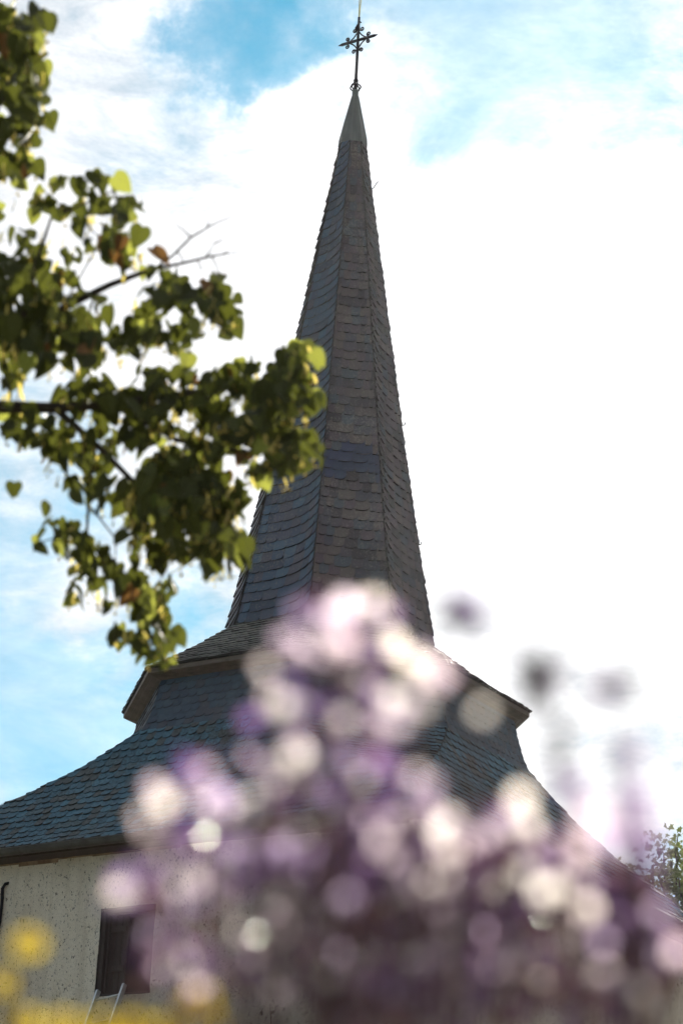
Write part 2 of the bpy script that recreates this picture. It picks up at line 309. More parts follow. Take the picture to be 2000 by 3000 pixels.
def clad(mb, rows, expo, wid, style, lift=0.022, bend=0.0, bendl=0.0, bendc=0.15, mats=(0, 0), matrule=None, jit=0.12, under_shade=1, narrow=False):
    """cover one roof face with real overlapping slates. rows: (left, right) corner pairs from the foot up"""
    mids = [(l + r) * 0.5 for l, r in rows]; ss = [0.0]
    for i in range(1, len(rows)): ss.append(ss[-1] + (mids[i] - mids[i - 1]).length)
    tot = ss[-1]
    def edge(s):
        s = max(-0.05, min(tot, s)); i = 0
        while i < len(ss) - 2 and s > ss[i + 1]: i += 1
        q = (s - ss[i]) / (ss[i + 1] - ss[i]); return rows[i][0].lerp(rows[i + 1][0], q), rows[i][1].lerp(rows[i + 1][1], q), i
    def nrm(i):
        return (rows[i][1] - rows[i][0]).cross(mids[i + 1] - mids[i]).normalized()
    ns = [nrm(i) for i in range(len(rows) - 1)]
    # the boarding under the slates
    vs = []; fs = []
    for l, r in rows: vs += [l, r]
    for i in range(len(rows) - 1): fs.append((2 * i, 2 * i + 1, 2 * i + 3, 2 * i + 2))
    mb.add(vs, fs, under_shade)
    nc = max(1, round(tot / expo)); e = tot / nc; sd0 = random.random()
    for c in range(nc):
        s0 = c * e; l, r, i0 = edge(s0 + .5 * e); W_ = (r - l).length
        x = -wid * ((c * 0.5 + sd0) % 1.0) - 0.001
        lo_, hi_, _ = edge(s0); Wb = (hi_ - lo_).length
        x += (W_ - Wb) * 0.5 - 0.0
        off = (Wb - W_) * 0.5
        h = 1.55 * e if c < nc - 1 else 1.0 * e
        while x < W_ + off:
            wd = wid * rnd(1 - jit, 1 + jit)
            if narrow:
                dist = W_ + off - x
                if dist < 0.32: wd = max(0.03, wid * (0.22 + 0.5 * dist / 0.32))
                elif x + off < 0.15: wd *= 0.6
            x0, x1 = x, x + wd; x = x1
            if style == 'scale': prof = [(0, .42), (.10, .16), (.28, .03), (.5, 0), (.72, .03), (.90, .16), (1, .42)]
            elif style == 'slant': prof = [(0, .02), (.3, 0), (.62, .03), (.82, .14), (.94, .32), (1, .58)]
            else: prof = [(0, .06), (.12, .0), (.5, 0), (.8, .02), (.94, .1), (1, .3)]
            jt = rnd(-.05, .05) * e; lf = lift * rnd(.75, 1.3); tw = rnd(-.25, .25) * lift
            top = []; pts = [(x0 + wd * u, v * e + jt, lf * (1 - v * e / h) + tw * (u - .5)) for u, v in prof] + [(x1, h, .004), (x0, h, .004)]
            vv = []
            degenerate = True
            for (px, pt, pl) in pts:
                sft = 0.0
                if bend: sft = bend * math.exp(-max(0, (W_ + off - px)) / bendc)
                if bendl: sft += bendl * math.exp(-max(0, px + off) / bendc)
                s_ = s0 + pt + sft
                l_, r_, i_ = edge(s_); w2 = (r_ - l_).length
                xx = px + (w2 - Wb) * 0.5
                if 0 < xx < w2: degenerate = False
                xx = max(0.0, min(w2, xx))
                base = l_ + (r_ - l_) * (xx / max(w2, 1e-6)) + (mids[i_ + 1] - mids[i_]).normalized() * min(0.0, s_)
                vv.append(base + ns[min(i_, len(ns) - 1)] * (pl + 0.004))
            if degenerate: continue
            n_ = len(prof)
            nn = ns[min(i0, len(ns) - 1)]
            low = [p - nn * 0.028 for p in vv[:n_]]
            mi = matrule(s0 / tot) if matrule else 0
            o_ = len(mb.m); mb.add(vv + low, [tuple(range(len(vv)))] + [(k, len(vv) + k, len(vv) + k + 1, k + 1) for k in range(n_ - 1)], mi)
            for k in range(o_ + 1, len(mb.m)): mb.m[k] = under_shade  # slate edges coloured near-black: shade between courses put into the colour

def face_rows(prof, j, k=K):
    """rows of the j-th octagon face for a list of (apothem, z)"""
    out = []
    for a, z in prof:
        o = octagon(a, z, k); out.append((o[j], o[(j + 1) % 8]))
    return out

# spire: gentle entasis, eight faces
sp_prof = []
for i in range(13):
    q = i / 12; z = lerp(z5 - .02, z6, q); a = lerp(a5, a6, q) + (0.03 * (1 - q) ** 6) - 0.035 * math.sin(math.pi * q) * (1 - q)
    sp_prof.append((a, z))
mb = MB()
for j in range(8):
    rule = (lambda q: 2 if 0.272 < q < 0.318 or (0.262 < q < 0.33 and random.random() < .5) else 3) if j == 1 else ((lambda q: 3) if j in (2, 3, 4) else None)
    clad(mb, face_rows(sp_prof, j), 0.158, 0.20, 'slant' if j != 0 else 'flat', 0.030, bend=(0.24 if j in (0, 7, 5, 6) else 0.03), bendl=(0.26 if j in (2, 3, 4) else 0.02), bendc=0.17, matrule=rule, narrow=True, jit=.25)
spire = mb.build('spire', [SL_SKYTINT, UNDER_SHADE, SL_PATCH, SL_LESS_SKY], tower)
# iron roof hooks on the spire
for zf, j, q in ((0.9, 3, .0), (0.42, 3, .0), (0.19, 3, .0)):
    i = zf; z = lerp(z5, z6, i); a = lerp(a5, a6, i); p = octagon(a, z)[3]; h = MB()
    d = Vector((1, .2, 0)).normalized()
    h.tube([p - d * .03, p + d * .05 + Vector((0, 0, .03)), p + d * .09 + Vector((0, 0, .10)), p + d * .12 + Vector((0, 0, .13))] if zf > .8 else [p - d * .03, p + d * .04, p + d * .05 + Vector((0, 0, .04))], .009, 6)
    h.build('roof_hook', IRON, tower, True)
# lead cap
mb = MB(); N8 = 8
lo = octagon(a6 + .035, z6 - .05); mid = octagon(a6 + .028, z6 + .06); hi = octagon(.045, z7 - .04); top = octagon(.05, z7 + .06)
for A_, B_ in ((lo, mid), (mid, hi), (hi, top)):
    for j in range(8): mb.add([A_[j], A_[(j + 1) % 8], B_[(j + 1) % 8], B_[j]], [(0, 1, 2, 3)])
mb.add(top, [tuple(range(8))]); mb.add(lo, [tuple(range(7, -1, -1))])
for j in range(8): mb.tube([lo[j], mid[j], hi[j]], [.012, .012, .008], 5)
mb.build('spire_cap', LEAD, tower)

# wrought-iron cross: one part with its own pieces
zc = Z(14.7885); ARM = 0.2309 * S
mb = MB()
mb.tube([(0, 0, z7 - .02), (0, 0, z7 + .22), (0, 0, zc - .2), (0, 0, zc + .42)], [.036, .027, .024, .020], 8)
cross = mb.build('finial_cross', IRON, tower, True)
mb = MB(); mb.tube([(-ARM - .02, 0, zc), (-ARM + .05, 0, zc), (ARM - .05, 0, zc), (ARM + .02, 0, zc)], [.004, .025, .025, .004], 6); mb.build('crossbar', IRON, cross)
mb = MB(); mb.tube([(0, 0, z7 + .17), (0, 0, z7 + .19), (0, 0, z7 + .22), (0, 0, z7 + .24), (0, 0, z7 + .27)], [.03, .042, .034, .042, .026], 10); mb.build('collar', IRON, cross, True)
for k in range(6):
    q = k * math.pi / 3 + .3; mb = MB()
    mb.tube([((.03 + .055 * math.sin(math.pi * s_ / 8)) * math.cos(q), (.03 + .055 * math.sin(math.pi * s_ / 8)) * math.sin(q), z7 + .05 + .13 * s_ / 8) for s_ in range(9)], .0115, 6)
    mb.build('cage_bar', IRON, cross, True)
def spiral(c, sx, sz, flip):
    """a scroll in the plane of the cross, starting at the bar and curling in"""
    pts = []
    for i in range(22):
        q = i / 21; ang = flip * (q * 2.6 * math.pi) + math.atan2(-sz, -sx); r_ = lerp(.038, .009, q)
        pts.append((c[0] + r_ * math.cos(ang), 0, c[1] + r_ * math.sin(ang)))
    return pts
ND = .18
for (nx, nz, px_, pz_) in ((-1, 0, 0, 1), (1, 0, 0, 1), (0, 1, 1, 0), (0, -1, 1, 0)):
    for sg in (-1, 1):
        c = (nx * (ND + .015) + px_ * sg * .066, zc + nz * (ND + .012) + pz_ * sg * .066)
        fl = sg * (1 if px_ else -1) * (nx + nz)
        mb = MB(); mb.tube([(nx * ND, 0, zc + nz * ND)] + spiral(c, px_ * sg, pz_ * sg, fl), .0115, 6); mb.build('scroll', IRON, cross, True)
for sx in (-1, 1):
    for sz in (-1, 1):
        mb = MB(); mb.tube([(sx * ND * (1 - q), 0, zc + sz * ND * q) if q in (0, 1) else (sx * ND * (1 - q) - sx * .018 * math.sin(math.pi * q), 0, zc + sz * ND * q - sz * .018 * math.sin(math.pi * q)) for q in (0, .2, .4, .6, .8, 1)], .0115, 6); mb.build('brace', IRON, cross, True)
mb = MB(); mb.tube([(0, 0, zc + .16), (0, 0, zc + .18), (-.012, 0, zc + .25), (-.012, 0, zc + .29)], [.02, .034, .036, .02], 8); mb.box((-.055, -.02, zc + .2), (-.015, .02, zc + .25)); mb.build('bearing', IRON, cross, True)
mb = MB(); mb.tube([(0, 0, zc + .31), (0, 0, zc + .32)], [.02, .02], 8); mb.box((-.005, -.03, zc + .325), (.035, .03, zc + .333)); mb.build('stop_pin', IRON, cross)
# gilded weathercock, seen almost edge-on; most of it is above the picture
mb = MB(); rooster = [(0, .42), (.03, .62), (.10, .74), (.22, .80), (.30, .92), (.34, 1.06), (.42, 1.10), (.46, 1.02), (.52, .98), (.44, .95), (.42, .80), (.34, .66), (.2, .58), (.08, .5), (.03, .42)]
tail = [(0, .6), (-.12, .70), (-.26, .82), (-.36, 1.0), (-.30, 1.04), (-.42, .86), (-.46, .72), (-.30, .62), (-.12, .56)]
va = R(62)
mb.tube([(-.004, 0, zc + .5), (-.02, .01, zc + .8), (-.012, .02, zc + .98)], [.008, .006, .006], 6); mb.tube([(.006, 0, zc + .5), (.03, -.01, zc + .8), (.04, -.01, zc + .98)], [.010, .008, .008], 6)
for poly in ([(x, z + .42) for x, z in rooster], [(x, z + .42) for x, z in tail]):
    n_ = len(poly); P_ = lambda x, z, d: Vector((x * math.cos(va) - d * math.sin(va), x * math.sin(va) + d * math.cos(va), zc + z))
    mb.add([P_(x, z, -.006) for x, z in poly] + [P_(x, z, .006) for x, z in poly], [tuple(range(n_ - 1, -1, -1)), tuple(range(n_, 2 * n_))] + [(k, (k + 1) % n_, n_ + (k + 1) % n_, n_ + k) for k in range(n_)])
mb.tube([(0, 0, zc + .40), (0, 0, zc + .56)], [.012, .015], 8)
mb.build('weathercock', GILT, cross)

# skirt roof below the spire
sk_prof = [(lerp(a4 + .02, a5 - .02, q) - .16 * math.sin(math.pi * q) * (1 - q) * .6, lerp(z4, z5 + .02, q)) for q in (0, .2, .4, .6, .8, 1)]
mb = MB()
for j in range(8): clad(mb, face_rows(sk_prof, j), 0.115, 0.17, 'slant', 0.024, mats=(0,), jit=.2)
mb.build('skirt_roof', [slate_mat('skirt_slate', [(0.06, 0.06, 0.06), (0.045, 0.055, 0.06), (0.07, 0.065, 0.06), (0.05, 0.05, 0.055)], (0.2, 0.19, 0.17), .6), UNDER_SHADE], tower)
# boarded eaves under the skirt
mb = MB(); o1 = octagon(a4, z4 - .012); o2 = octagon(a4, z4 - .075); o3 = octagon(a3 - .06, z3 - .02)
for j in range(8):
    k2 = (j + 1) % 8; mb.add([o1[j], o1[k2], o2[k2], o2[j]], [(0, 3, 2, 1)]); mb.add([o2[j], o2[k2], o3[k2], o3[j]], [(0, 3, 2, 1)])
    for q in (.33, .66):   # board joints
        p1 = o2[j].lerp(o3[j], q); p2 = o2[k2].lerp(o3[k2], q); mb.tube([p1, p2], .008, 4)
mb.build('eaves_boarding', WOOD, tower)
# bell stage: slate-hung, battered, flaring out at its foot
def stage_ring(i):
    A_ = [(a3 - .05, z3 + .02), (a3 + .01, lerp(z3, z2, .4)), (a2 - .01, z2 + .12), (a2 + .09, z2 - .10)]
    return A_[i]
mb = MB()
for j in range(8): clad(mb, face_rows([stage_ring(i) for i in (3, 2, 1, 0)], j), 0.118, 0.145, 'slant', 0.018, jit=.1)
for j in range(8):   # cover strips at the corners
    pts = [octagon(*stage_ring(i))[j] for i in (3, 2, 1, 0)]
mb.build('bell_stage', [SL_STAGE, UNDER_SHADE], tower)
# main roof: octagon at its head, square at the eaves
aT, zT = a2 + .06, z2 - .04
prof = [(bE, z1, 1.0)]
for q in (.06, .16, .35, .55, .75, .88, 1.0):
    a = lerp(bE, aT, q) - .10 * math.sin(math.pi * q); kick = -.05 * math.sin(math.pi * min(1, q / .35)) if q < .35 else 0
    z = lerp(z1, zT, q) + kick - .16 * math.sin(math.pi * q) * q + 0
    k = lerp(1.0, K, max(0, (q - .30) / .70) ** 1.0 if q > .3 else 0)
    prof.append((a, z, k))
mb = MB()
for j in range(8):
    rows = []
    for a, z, k in prof:
        o = octagon(a, z, min(k, .9999)); rows.append((o[j], o[(j + 1) % 8]))
    if j % 2 == 1:
        rows = rows[2:]
        if (rows[0][0] - rows[0][1]).length < .02: pass
    clad(mb, rows, 0.146, 0.140, 'scale', 0.026, jit=.10)
mb.build('main_roof', [SL_ROOF, UNDER_SHADE], tower)
# eaves soffit and gutters
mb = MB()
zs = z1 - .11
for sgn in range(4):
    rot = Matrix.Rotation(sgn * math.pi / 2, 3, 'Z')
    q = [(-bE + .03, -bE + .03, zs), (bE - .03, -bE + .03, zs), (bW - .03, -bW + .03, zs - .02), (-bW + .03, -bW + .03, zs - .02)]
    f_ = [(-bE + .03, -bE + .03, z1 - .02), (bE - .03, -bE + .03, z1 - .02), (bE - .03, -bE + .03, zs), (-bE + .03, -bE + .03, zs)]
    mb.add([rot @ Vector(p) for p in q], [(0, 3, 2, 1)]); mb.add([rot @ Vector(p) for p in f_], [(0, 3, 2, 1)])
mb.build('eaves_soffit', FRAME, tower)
for sgn in range(4):
    rot = Matrix.Rotation(sgn * math.pi / 2, 3, 'Z'); mb = MB(); n_ = 9; rg = .075
    ext = bE + .02
    for side in (1, -1):
        pr = []
        for k in range(n_):
            q = math.pi * k / (n_ - 1); r2 = rg if side == 1 else rg - .006
            pr.append((-bE - .05 - r2 * math.cos(q), z1 - .03 - r2 * math.sin(q)))
        vs = []
        for x in (-ext, ext):
            vs += [rot @ Vector((x, y, z)) for y, z in pr]
        fs = [(k, n_ + k, n_ + k + 1, k + 1) if side == 1 else (k, k + 1, n_ + k + 1, n_ + k) for k in range(n_ - 1)]
        mb.add(vs, fs)
    mb.tube([rot @ Vector((-ext, -bE - .05 - rg, z1 - .028)), rot @ Vector((ext, -bE - .05 - rg, z1 - .028))], .011, 6)
    for i in range(11):
        x = lerp(-ext + .1, ext - .1, i / 10)
        mb.tube([rot @ Vector((x, -bE - .05 - (rg + .004) * math.cos(math.pi * k / 8), z1 - .03 - (rg + .004) * math.sin(math.pi * k / 8))) for k in range(9)], .008, 5)
    mb.build('gutter', ZINC, tower)

def wall_hit(u, v, y=-bW):
    """where a sight line meets the tower's front wall, in the tower's own frame"""
    inv = Matrix.Rotation(PSI, 3, 'Z'); o = inv @ (CAM - TWR); d = inv @ (cF + cR * ((u - 1000) / FPX) + cU * ((1500 - v) / FPX))
    return o + d * ((y - o.y) / d.y)
hp = [wall_hit(296, 2660), wall_hit(455, 2660), wall_hit(279, 2922), wall_hit(441, 2908)]
hx0 = (hp[0].x + hp[2].x) / 2; hx1 = (hp[1].x + hp[3].x) / 2; hz1 = wall_hit(330, 2660).z; hz0 = wall_hit(350, 2916).z
print('HATCH', hx0, hx1, hz0, hz1, 'eave', z1, 'wall', bW)
# walls, with the loft opening left out of the front one; a ragged plaster edge round it
mb = MB(); zw = zs - .01
def ragged_front():
    xs = [-bW]; 
    n = 44
    xs = sorted(set([-bW + 2 * bW * i / n for i in range(n + 1)] + [hx0, hx1]))
    zsn = sorted(set([zw * i / 40 for i in range(41)] + [hz0, hz1]))
    idx = {}; vs = []
    for i, x in enumerate(xs):
        for k, z in enumerate(zsn):
            jx = jz = jy = 0
            if 0 < i < len(xs) - 1 and 0 < k < len(zsn) - 1:
                jy = rnd(-.012, .012)
                if abs(x - hx0) > .01 and abs(x - hx1) > .01 and abs(z - hz0) > .01 and abs(z - hz1) > .01: jx = rnd(-.02, .02); jz = rnd(-.02, .02)
            idx[i, k] = len(vs); vs.append((x + jx, -bW + jy, z + jz))
    fs = []
    for i in range(len(xs) - 1):
        for k in range(len(zsn) - 1):
            if xs[i] >= hx0 - 1e-6 and xs[i + 1] <= hx1 + 1e-6 and zsn[k] >= hz0 - 1e-6 and zsn[k + 1] <= hz1 + 1e-6: continue
            fs.append((idx[i, k], idx[i + 1, k], idx[i + 1, k + 1], idx[i, k + 1]))
    mb.add(vs, fs)
ragged_front()
for sgn in (1, 2, 3):
    rot = Matrix.Rotation(sgn * math.pi / 2, 3, 'Z')
    mb.add([rot @ Vector(p) for p in ((-bW, -bW, 0), (bW, -bW, 0), (bW, -bW, zw), (-bW, -bW, zw))], [(0, 1, 2, 3)])
# reveal
yb = -bW + .28
mb.add([(hx0, -bW, hz0), (hx1, -bW, hz0), (hx1, -bW, hz1), (hx0, -bW, hz1), (hx0, yb, hz0), (hx1, yb, hz0), (hx1, yb, hz1), (hx0, yb, hz1)], [(0, 1, 5, 4), (1, 2, 6, 5), (2, 3, 7, 6), (3, 0, 4, 7)], 1)
# bare masonry course where the plaster has fallen under the eaves
x = -bW
while x < bW:
    x2 = min(bW, x + rnd(.25, .8)); d_ = rnd(.015, .07); mb.box((x, -bW - rnd(.004, .012), zw - d_), (x2, -bW + .05, zw - .001), 2); x = x2
wall = mb.build('wall', [PLASTER, FRAME, BRICK], tower)
# loft hatch: near-black block painted as the unlit room, frame and a half-open plank shutter
mb = MB(); mb.box((hx0 - .1, yb + .002, hz0 - .1), (hx1 + .1, yb + 1.2, hz1 + .1)); 
hatch = mb.build('loft_hatch', BLACK, tower)
mb = MB(); fw = .065; yf0, yf1 = -bW + .03, -bW + .13
mb.box((hx0 + .002, yf0, hz0 + .002), (hx0 + fw, yf1, hz1 - .002)); mb.box((hx1 - fw * .6, yf0, hz0 + .002), (hx1 - .002, yf1, hz1 - .002)); mb.box((hx0 + fw + .001, yf0, hz1 - fw), (hx1 - fw * .6 - .001, yf1, hz1 - .002)); mb.box((hx0 + fw + .001, yf0, hz0 + .002), (hx1 - fw * .6 - .001, yf1 - .02, hz0 + fw * .6))
mb.box((hx0 + fw + .03, yf0 + .02, hz0 + fw), (hx0 + fw + .045, yf0 + .06, hz1 - fw - .02))
mb.build('frame', FRAME, hatch)
mb = MB(); pw = .085
for i in range(3):
    x = hx0 + fw + .004 + i * pw; mb.box((x, -bW + .14 + i * .012, hz0 + fw), (x + pw - .006, -bW + .165 + i * .012, hz1 - fw - .004))
for zz in (.3, .75): mb.box((hx0 + fw + .006, -bW + .12, lerp(hz0, hz1, zz)), (hx0 + fw + 3 * pw, -bW + .138, lerp(hz0, hz1, zz) + .07))
mb.build('shutter', FRAME, hatch)
# black cable coming down the wall
c1, c2, c3, c4 = wall_hit(22, 2592), wall_hit(14, 2605), wall_hit(12, 2650), wall_hit(6, 2705)
mb = MB(); off = Vector((0, -.04, 0)); mb.tube([c1 + Vector((.02, .03, .03)), c1 + off, c2 + off, c3 + off, c4 + off, c4 + off + Vector((-.06, 0, -.3)), c4 + Vector((-.1, .05, -.5))], .022, 8)
mb.build('wall_cable', IRON, tower, True)

# ------------------------------------------------------------------ ladder leaning to the hatch
inv = Matrix.Rotation(-PSI, 3, 'Z')
def tw(p): return TWR + inv @ Vector(p)
lad = empty('ladder', tw((hx0 + .1, -bW - 2.0, 0)), 0)
tag(lad, 'thin grey aluminium ladder leaning below the dark loft opening', 'ladder')
base = lad.location.copy()
lt = wall_hit(296, 2905); rt_ = wall_hit(372, 2893)
topL = tw((lt.x, -bW - .05, lt.z)); topR = tw((rt_.x, -bW - .05, rt_.z + .03))
botL = tw((lt.x - .75, -bW - 1.9, 0)); botR = tw((rt_.x - .75, -bW - 1.9, 0))
for A_, B_ in ((botL, topL), (botR, topR)):
    mb = MB(); d = (B_ - A_).normalized(); sd_ = (topR - topL).normalized(); fr = d.cross(sd_)
    q = [A_ - base + sd_ * x * .014 + fr * y * .035 for x, y in ((-1, -1), (1, -1), (1, 1), (-1, 1))] + [B_ - base + sd_ * x * .014 + fr * y * .035 for x, y in ((-1, -1), (1, -1), (1, 1), (-1, 1))]
    mb.add(q, [(0, 3, 2, 1), (4, 5, 6, 7), (0, 1, 5, 4), (1, 2, 6, 5), (2, 3, 7, 6), (3, 0, 4, 7)]); mb.build('rail', ALU, lad)
nr = 22
for i in range(nr):
    q = (i + .6) / nr; mb = MB(); mb.tube([botL.lerp(topL, q) - base, botR.lerp(topR, q) - base], .014, 8); mb.build('rung', ALU, lad, True)

# ------------------------------------------------------------------ trees
HEART = [(0, 0), (.18, -.10), (.40, -.02), (.50, .22), (.44, .50), (.28, .78), (0, 1.12), (-.28, .78), (-.44, .50), (-.50, .22), (-.40, -.02), (-.18, -.10)]
OVAL = [(0, 0), (.22, .22), (.26, .5), (.15, .82), (0, 1.05), (-.15, .82), (-.26, .5), (-.22, .22)]
MAPLE = [(0, 0), (.12, .12), (.42, .05), (.36, .28), (.55, .55), (.28, .52), (.18, .68), (0, 1.05), (-.18, .68), (-.28, .52), (-.55, .55), (-.36, .28), (-.42, .05), (-.12, .12)]
def leaf(mb, p, size, axis, nor, shape, mi=0, fold=.16, col=None):
    axis = axis.normalized(); side = axis.cross(nor)
    if side.length < 1e-4: side = axis.orthogonal()
    side.normalize(); up = side.cross(axis).normalized(); n = len(shape); vs = []
    cv = rnd(-.55, .35)
    for x, y in shape: vs.append(p + (side * x + axis * y + up * (abs(x) * fold * 2 + cv * y * y * .6)) * size)
    half = n // 2
    mid = p + (axis * .5 + up * cv * .15) * size
    vs.append(mid)
    mb.add(vs, [(i, (i + 1) % n, n) for i in range(n)], mi, col)
def rdir(down=.0):
    v = Vector((random.gauss(0, 1), random.gauss(0, 1), random.gauss(0, 1) - down)); return v.normalized() if v.length > .01 else Vector((0, 0, -1))
def limb(mb, p, q, r0, r1, wob=.05, n=6, k=8):
    pts = []
    for i in range(n + 1):
        t_ = i / n; o = Vector((rnd(-1, 1), rnd(-1, 1), rnd(-1, 1))) * wob * (q - p).length * math.sin(math.pi * t_); pts.append(p.lerp(q, t_) + o)
    mb.tube(pts, [lerp(r0, r1, i / n) for i in range(n + 1)], k); return pts

# linden on the left, its branch tips reaching into the picture
LD = 8.6
lin = empty('linden_tree', (-4.6, 8.4, 0)); base = lin.location.copy()
tag(lin, 'linden tree with backlit green heart-shaped leaves reaching in from the left edge', 'tree')
mb = MB(); crot = Vector((-4.3, 8.6, 6.6)) - base
limb(mb, Vector((0, 0, -.1)), Vector((.1, .1, 2.4)), .24, .19, .02, 6, 12)
limb(mb, Vector((.1, .1, 2.38)), crot, .19, .08, .02, 6, 10)
mb.build('trunk', BARK, lin, True)
br = MB()
def P(u, v, d): return at(u, v, d) - base
j1 = Vector((.12, .1, 2.6)); j2 = Vector((.2, .15, 3.5)); j3 = Vector((.25, .2, 4.6)); j4 = Vector((.2, .2, 2.2))
limb(br, j2, P(-420, 1230, LD), .07, .035, .03)
br.tube([P(-420, 1230, LD), P(-100, 1190, LD), P(150, 1195, LD), P(330, 1185, LD), P(560, 1150, LD), P(800, 1120, LD), P(900, 1080, LD)], [.035, .026, .02, .016, .012, .007, .003], 8)
limb(br, j3, P(-300, 1150, LD + .2), .06, .03, .03)
br.tube([P(-300, 1150, LD + .2), P(60, 960, LD + .1), P(180, 905, LD), P(320, 835, LD), P(440, 790, LD), P(540, 770, LD), P(620, 750, LD), P(700, 738, LD)], [.03, .018, .014, .011, .008, .0055, .004, .002], 7)
br.tube([P(455, 786, LD), P(505, 750, LD), P(560, 695, LD), P(620, 660, LD), P(692, 628, LD)], [.005, .0045, .004, .003, .0015], 6)
for a_, b_ in (((560, 695), (512, 655)), ((605, 668), (608, 640)), ((490, 762), (455, 712)), ((600, 755), (626, 715)), ((626, 715), (655, 697)), ((580, 766), (590, 800)), ((620, 752), (640, 800)), ((650, 745), (668, 733)), ((520, 738), (540, 775))):
    br.tube([P(*a_, LD), P((a_[0] + b_[0]) / 2 + 4, (a_[1] + b_[1]) / 2, LD), P(*b_, LD)], [.003, .0025, .0012], 5)
br.tube([P(160, 1195, LD), P(280, 1300, LD), P(400, 1420, LD), P(520, 1500, LD), P(640, 1580, LD)], [.014, .011, .009, .006, .003], 7)
br.tube([P(330, 1185, LD), P(520, 1290, LD), P(700, 1320, LD), P(860, 1330, LD)], [.012, .009, .006, .003], 7)
br.tube([P(280, 1300, LD), P(262, 1440, LD), P(255, 1560, LD), P(330, 1700, LD), P(440, 1800, LD), P(480, 1920, LD)], [.008, .006, .005, .0045, .004, .002], 6)
br.tube([P(255, 1560, LD), P(190, 1570, LD), P(110, 1590, LD)], [.004, .003, .002], 5)
br.tube([P(270, 1490, LD), P(340, 1580, LD), P(338, 1650, LD)], [.004, .003, .0015], 5)
limb(br, j3, P(-200, 400, LD), .05, .025, .04)
br.tube([P(-200, 400, LD), P(-20, 330, LD), P(60, 200, LD), P(70, 60, LD)], [.025, .015, .008, .003], 7)
br.tube([P(60, 960, LD), P(110, 760, LD), P(150, 640, LD), P(330, 560, LD)], [.012, .008, .005, .003], 6)
br.tube([P(180, 905, LD), P(300, 700, LD), P(130, 560, LD)], [.004, .003, .002], 5)
br.build('branch', BARK, lin, True)
lf = MB(); bc = MB()
